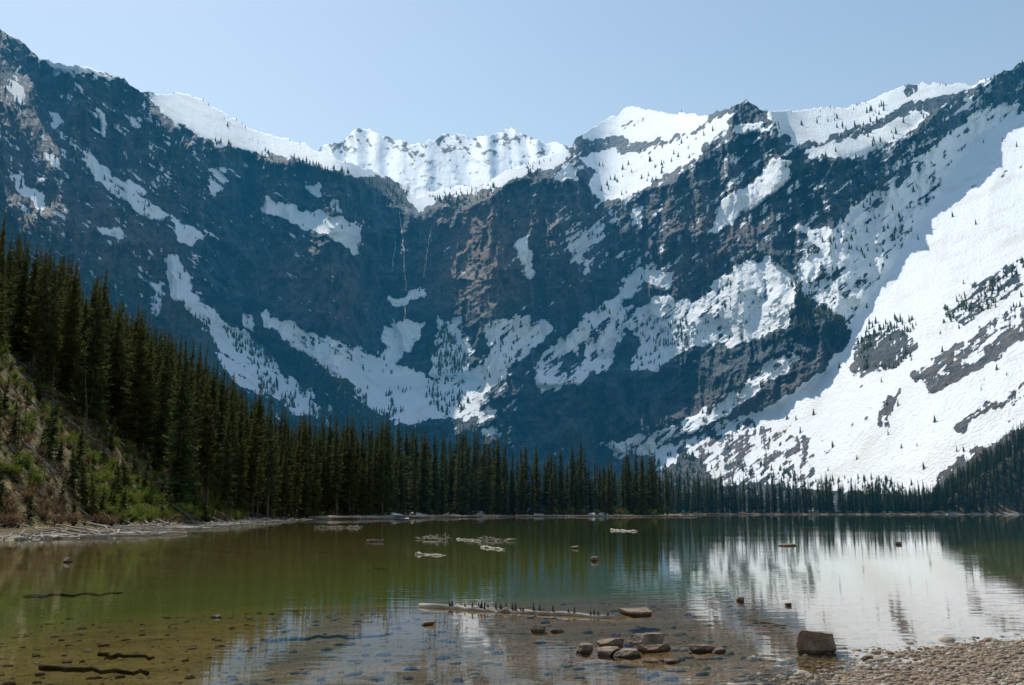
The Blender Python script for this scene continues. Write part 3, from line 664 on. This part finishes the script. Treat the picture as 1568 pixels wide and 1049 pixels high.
def ico():
    t=(1+5**.5)/2
    v=np.array([(-1,t,0),(1,t,0),(-1,-t,0),(1,-t,0),(0,-1,t),(0,1,t),(0,-1,-t),(0,1,-t),(t,0,-1),(t,0,1),(-t,0,-1),(-t,0,1)],float); v/=np.linalg.norm(v[0])
    f=[(0,11,5),(0,5,1),(0,1,7),(0,7,10),(0,10,11),(1,5,9),(5,11,4),(11,10,2),(10,7,6),(7,1,8),(3,9,4),(3,4,2),(3,2,6),(3,6,8),(3,8,9),(4,9,5),(2,4,11),(6,2,10),(8,6,7),(9,8,1)]
    v=[tuple(a) for a in v]; nf=[]; cache={}
    def mid(a,b):
        k=(min(a,b),max(a,b))
        if k not in cache:
            m=(np.array(v[a])+np.array(v[b]))/2; m/=np.linalg.norm(m); v.append(tuple(m)); cache[k]=len(v)-1
        return cache[k]
    for a,b,c in f:
        x_,y_,z_=mid(a,b),mid(b,c),mid(c,a); nf+=[(a,x_,z_),(b,y_,x_),(c,z_,y_),(x_,y_,z_)]
    return np.array(v),np.array(nf)
IV,IF=ico()
def stones(name,x,y,size,seed):
    r=np.random.default_rng(seed); n=len(x); z,_,_=height(x,y)
    sc=size[:,None]*r.uniform(.6,1.25,(n,3)); sc[:,2]*=.55
    lump=1+r.uniform(-.16,.16,(n,len(IV)))
    v=IV[None]*lump[:,:,None]*sc[:,None,:]; a=r.uniform(0,6.28,n)[:,None]; c,s=np.cos(a),np.sin(a)
    X=v[:,:,0]*c-v[:,:,1]*s+x[:,None]; Y=v[:,:,0]*s+v[:,:,1]*c+y[:,None]; Z=v[:,:,2]+z[:,None]+sc[:,2:3]*.15
    me=new_mesh(name,np.stack([X,Y,Z],-1).reshape(-1,3),(IF[None]+(np.arange(n)*len(IV))[:,None,None]).reshape(-1,3),3)
    add_attr(me,'tone',np.repeat(r.random(n),len(IV))); link(me,name,None,M_pebble)
n=10000; x=rng.uniform(1.8,9.5,n); y=rng.uniform(8.2,15,n); _,sd,_=height(x,y); k=(sd>-.9); stones('gravel',x[k],y[k],(rng.random(k.sum())**2.5)*.035+.012,1)
n=4000; y=8.5+rng.random(n)**1.5*22; x=rng.uniform(-.6,.6,n)*y; k=(sdist(x,y)<0); stones('lakebed_stones',x[k],y[k],(rng.random(k.sum())**5)*.09+.014,2)
def wlog(name,pa,pb,r0,mat,z=0.01,stubs=0,wob=.05,taper=.5,n=12):
    V=[];Fc=[]; a=on_plane(*pa,0); b=on_plane(*pb,0); a.z=z; b.z=z
    pts=log_path(a,b,n,wob); tube(V,Fc,pts,[r0*(1-taper*i/n)*random.uniform(.9,1.1) for i in range(n+1)],8)
    V2=[];F2=[]
    for i in range(stubs):
        q=random.uniform(.04,.97); p=a.lerp(b,q)+Vector((0,random.gauss(0,.03),r0*.6)); h=random.uniform(.05,.13)
        tube(V2,F2,[p,p+Vector((random.gauss(0,.012),random.gauss(0,.012),h))],[.018,.012],5)
    me=new_mesh(name,V,Fc,3); ob=link(me,name,None,mat)
    if stubs:
        m2=new_mesh('branch_stubs',V2,F2,3); link(m2,'branch_stubs',ob,M_darkwood)
    return ob
wlog('floating_log',(642,929),(942,947),.048,M_drift,0.01,26,.05,.3)
wlog('floating_log',(700,934),(850,941),.035,M_drift,0.02,6,.08,.4)
wlog('floating_log',(936,812),(976,814),.11,M_drift,0.02,0,.1,.3)
wlog('floating_log',(636,849),(682,851),.07,M_drift,0.0,3,.1,.3)
wlog('floating_log',(738,838),(772,842),.08,M_drift,0.01,0,.1,.4)
wlog('floating_log',(640,826),(690,828),.08,M_darkwood,0.02,0,.1,.4)
wlog('floating_log',(700,826),(738,829),.06,M_drift,0.01,0,.1,.4)
wlog('stick',(1143,948),(1203,960),.014,M_darkwood,0.01,0,.03,.5)
wlog('submerged_log',(60,1018),(230,1022),.035,M_darkwood,-.04,0,.06,.4)
wlog('submerged_log',(150,997),(235,1003),.03,M_darkwood,-.035,0,.04,.4)
wlog('submerged_log',(400,968),(600,960),.03,M_darkwood,-.12,0,.06,.4)
wlog('submerged_log',(40,905),(190,900),.04,M_darkwood,-.12,0,.06,.4)
def branch_heap(px_,py_,w,n):
    V=[];Fc=[]; p=on_plane(px_,py_,0); W=w/F*p.y
    for i in range(n):
        s=p+Vector((random.uniform(-.5,.5)*W,random.uniform(-1.2,1.2),0)); a=random.uniform(.15,2.9); L=random.uniform(.3,1.1)
        e=s+Vector((math.cos(a)*L,random.gauss(0,.4),abs(math.sin(a))*L*.35)); tube(V,Fc,[s-Vector((0,0,.1)),s.lerp(e,.5)+Vector((0,0,.05)),e],[.03,.022,.008],4)
    me=new_mesh('driftwood_branches',V,Fc,3); link(me,'driftwood_branches',None,M_drift)
branch_heap(662,826,40,26); branch_heap(752,828,44,24); branch_heap(520,808,70,50)
# ---------------------------------------------------------------- light, world, camera
SUN_EL=math.radians(49); AZ=math.radians(-28)  # azimuth from +Y, negative = left
dirv=Vector((math.sin(AZ)*math.cos(SUN_EL),math.cos(AZ)*math.cos(SUN_EL),math.sin(SUN_EL)))
sl=bpy.data.lights.new('sun','SUN'); sl.energy=5.0; sl.angle=math.radians(.5); sl.color=(1,.94,.84)
so=bpy.data.objects.new('sun',sl); scene.collection.objects.link(so); so.rotation_euler=dirv.to_track_quat('Z','Y').to_euler(); so.location=(0,0,50)
w=bpy.data.worlds.new('World'); scene.world=w; w.use_nodes=True; nt=w.node_tree; nt.nodes.clear()
sk=nt.nodes.new('ShaderNodeTexSky'); sk.sky_type='NISHITA'; sk.sun_disc=False; sk.sun_elevation=SUN_EL; sk.sun_rotation=AZ; sk.altitude=0; sk.air_density=1.7; sk.dust_density=0.4; sk.ozone_density=1.8
bg=nt.nodes.new('ShaderNodeBackground'); bg.inputs[1].default_value=.115; ou=nt.nodes.new('ShaderNodeOutputWorld')
nt.links.new(sk.outputs[0],bg.inputs[0]); nt.links.new(bg.outputs[0],ou.inputs[0])
cam=bpy.data.cameras.new('camera'); co=bpy.data.objects.new('camera',cam); scene.collection.objects.link(co)
cam.sensor_width=36; cam.lens=F/1568*36; cam.clip_start=.1; cam.clip_end=60000
co.location=(0,0,CAMH); co.rotation_euler=(math.pi/2+PITCH,0,0); scene.camera=co
scene.view_settings.view_transform='Standard'; scene.view_settings.look='None'; scene.view_settings.exposure=0
print('trees',n1,n2,n3,n4)
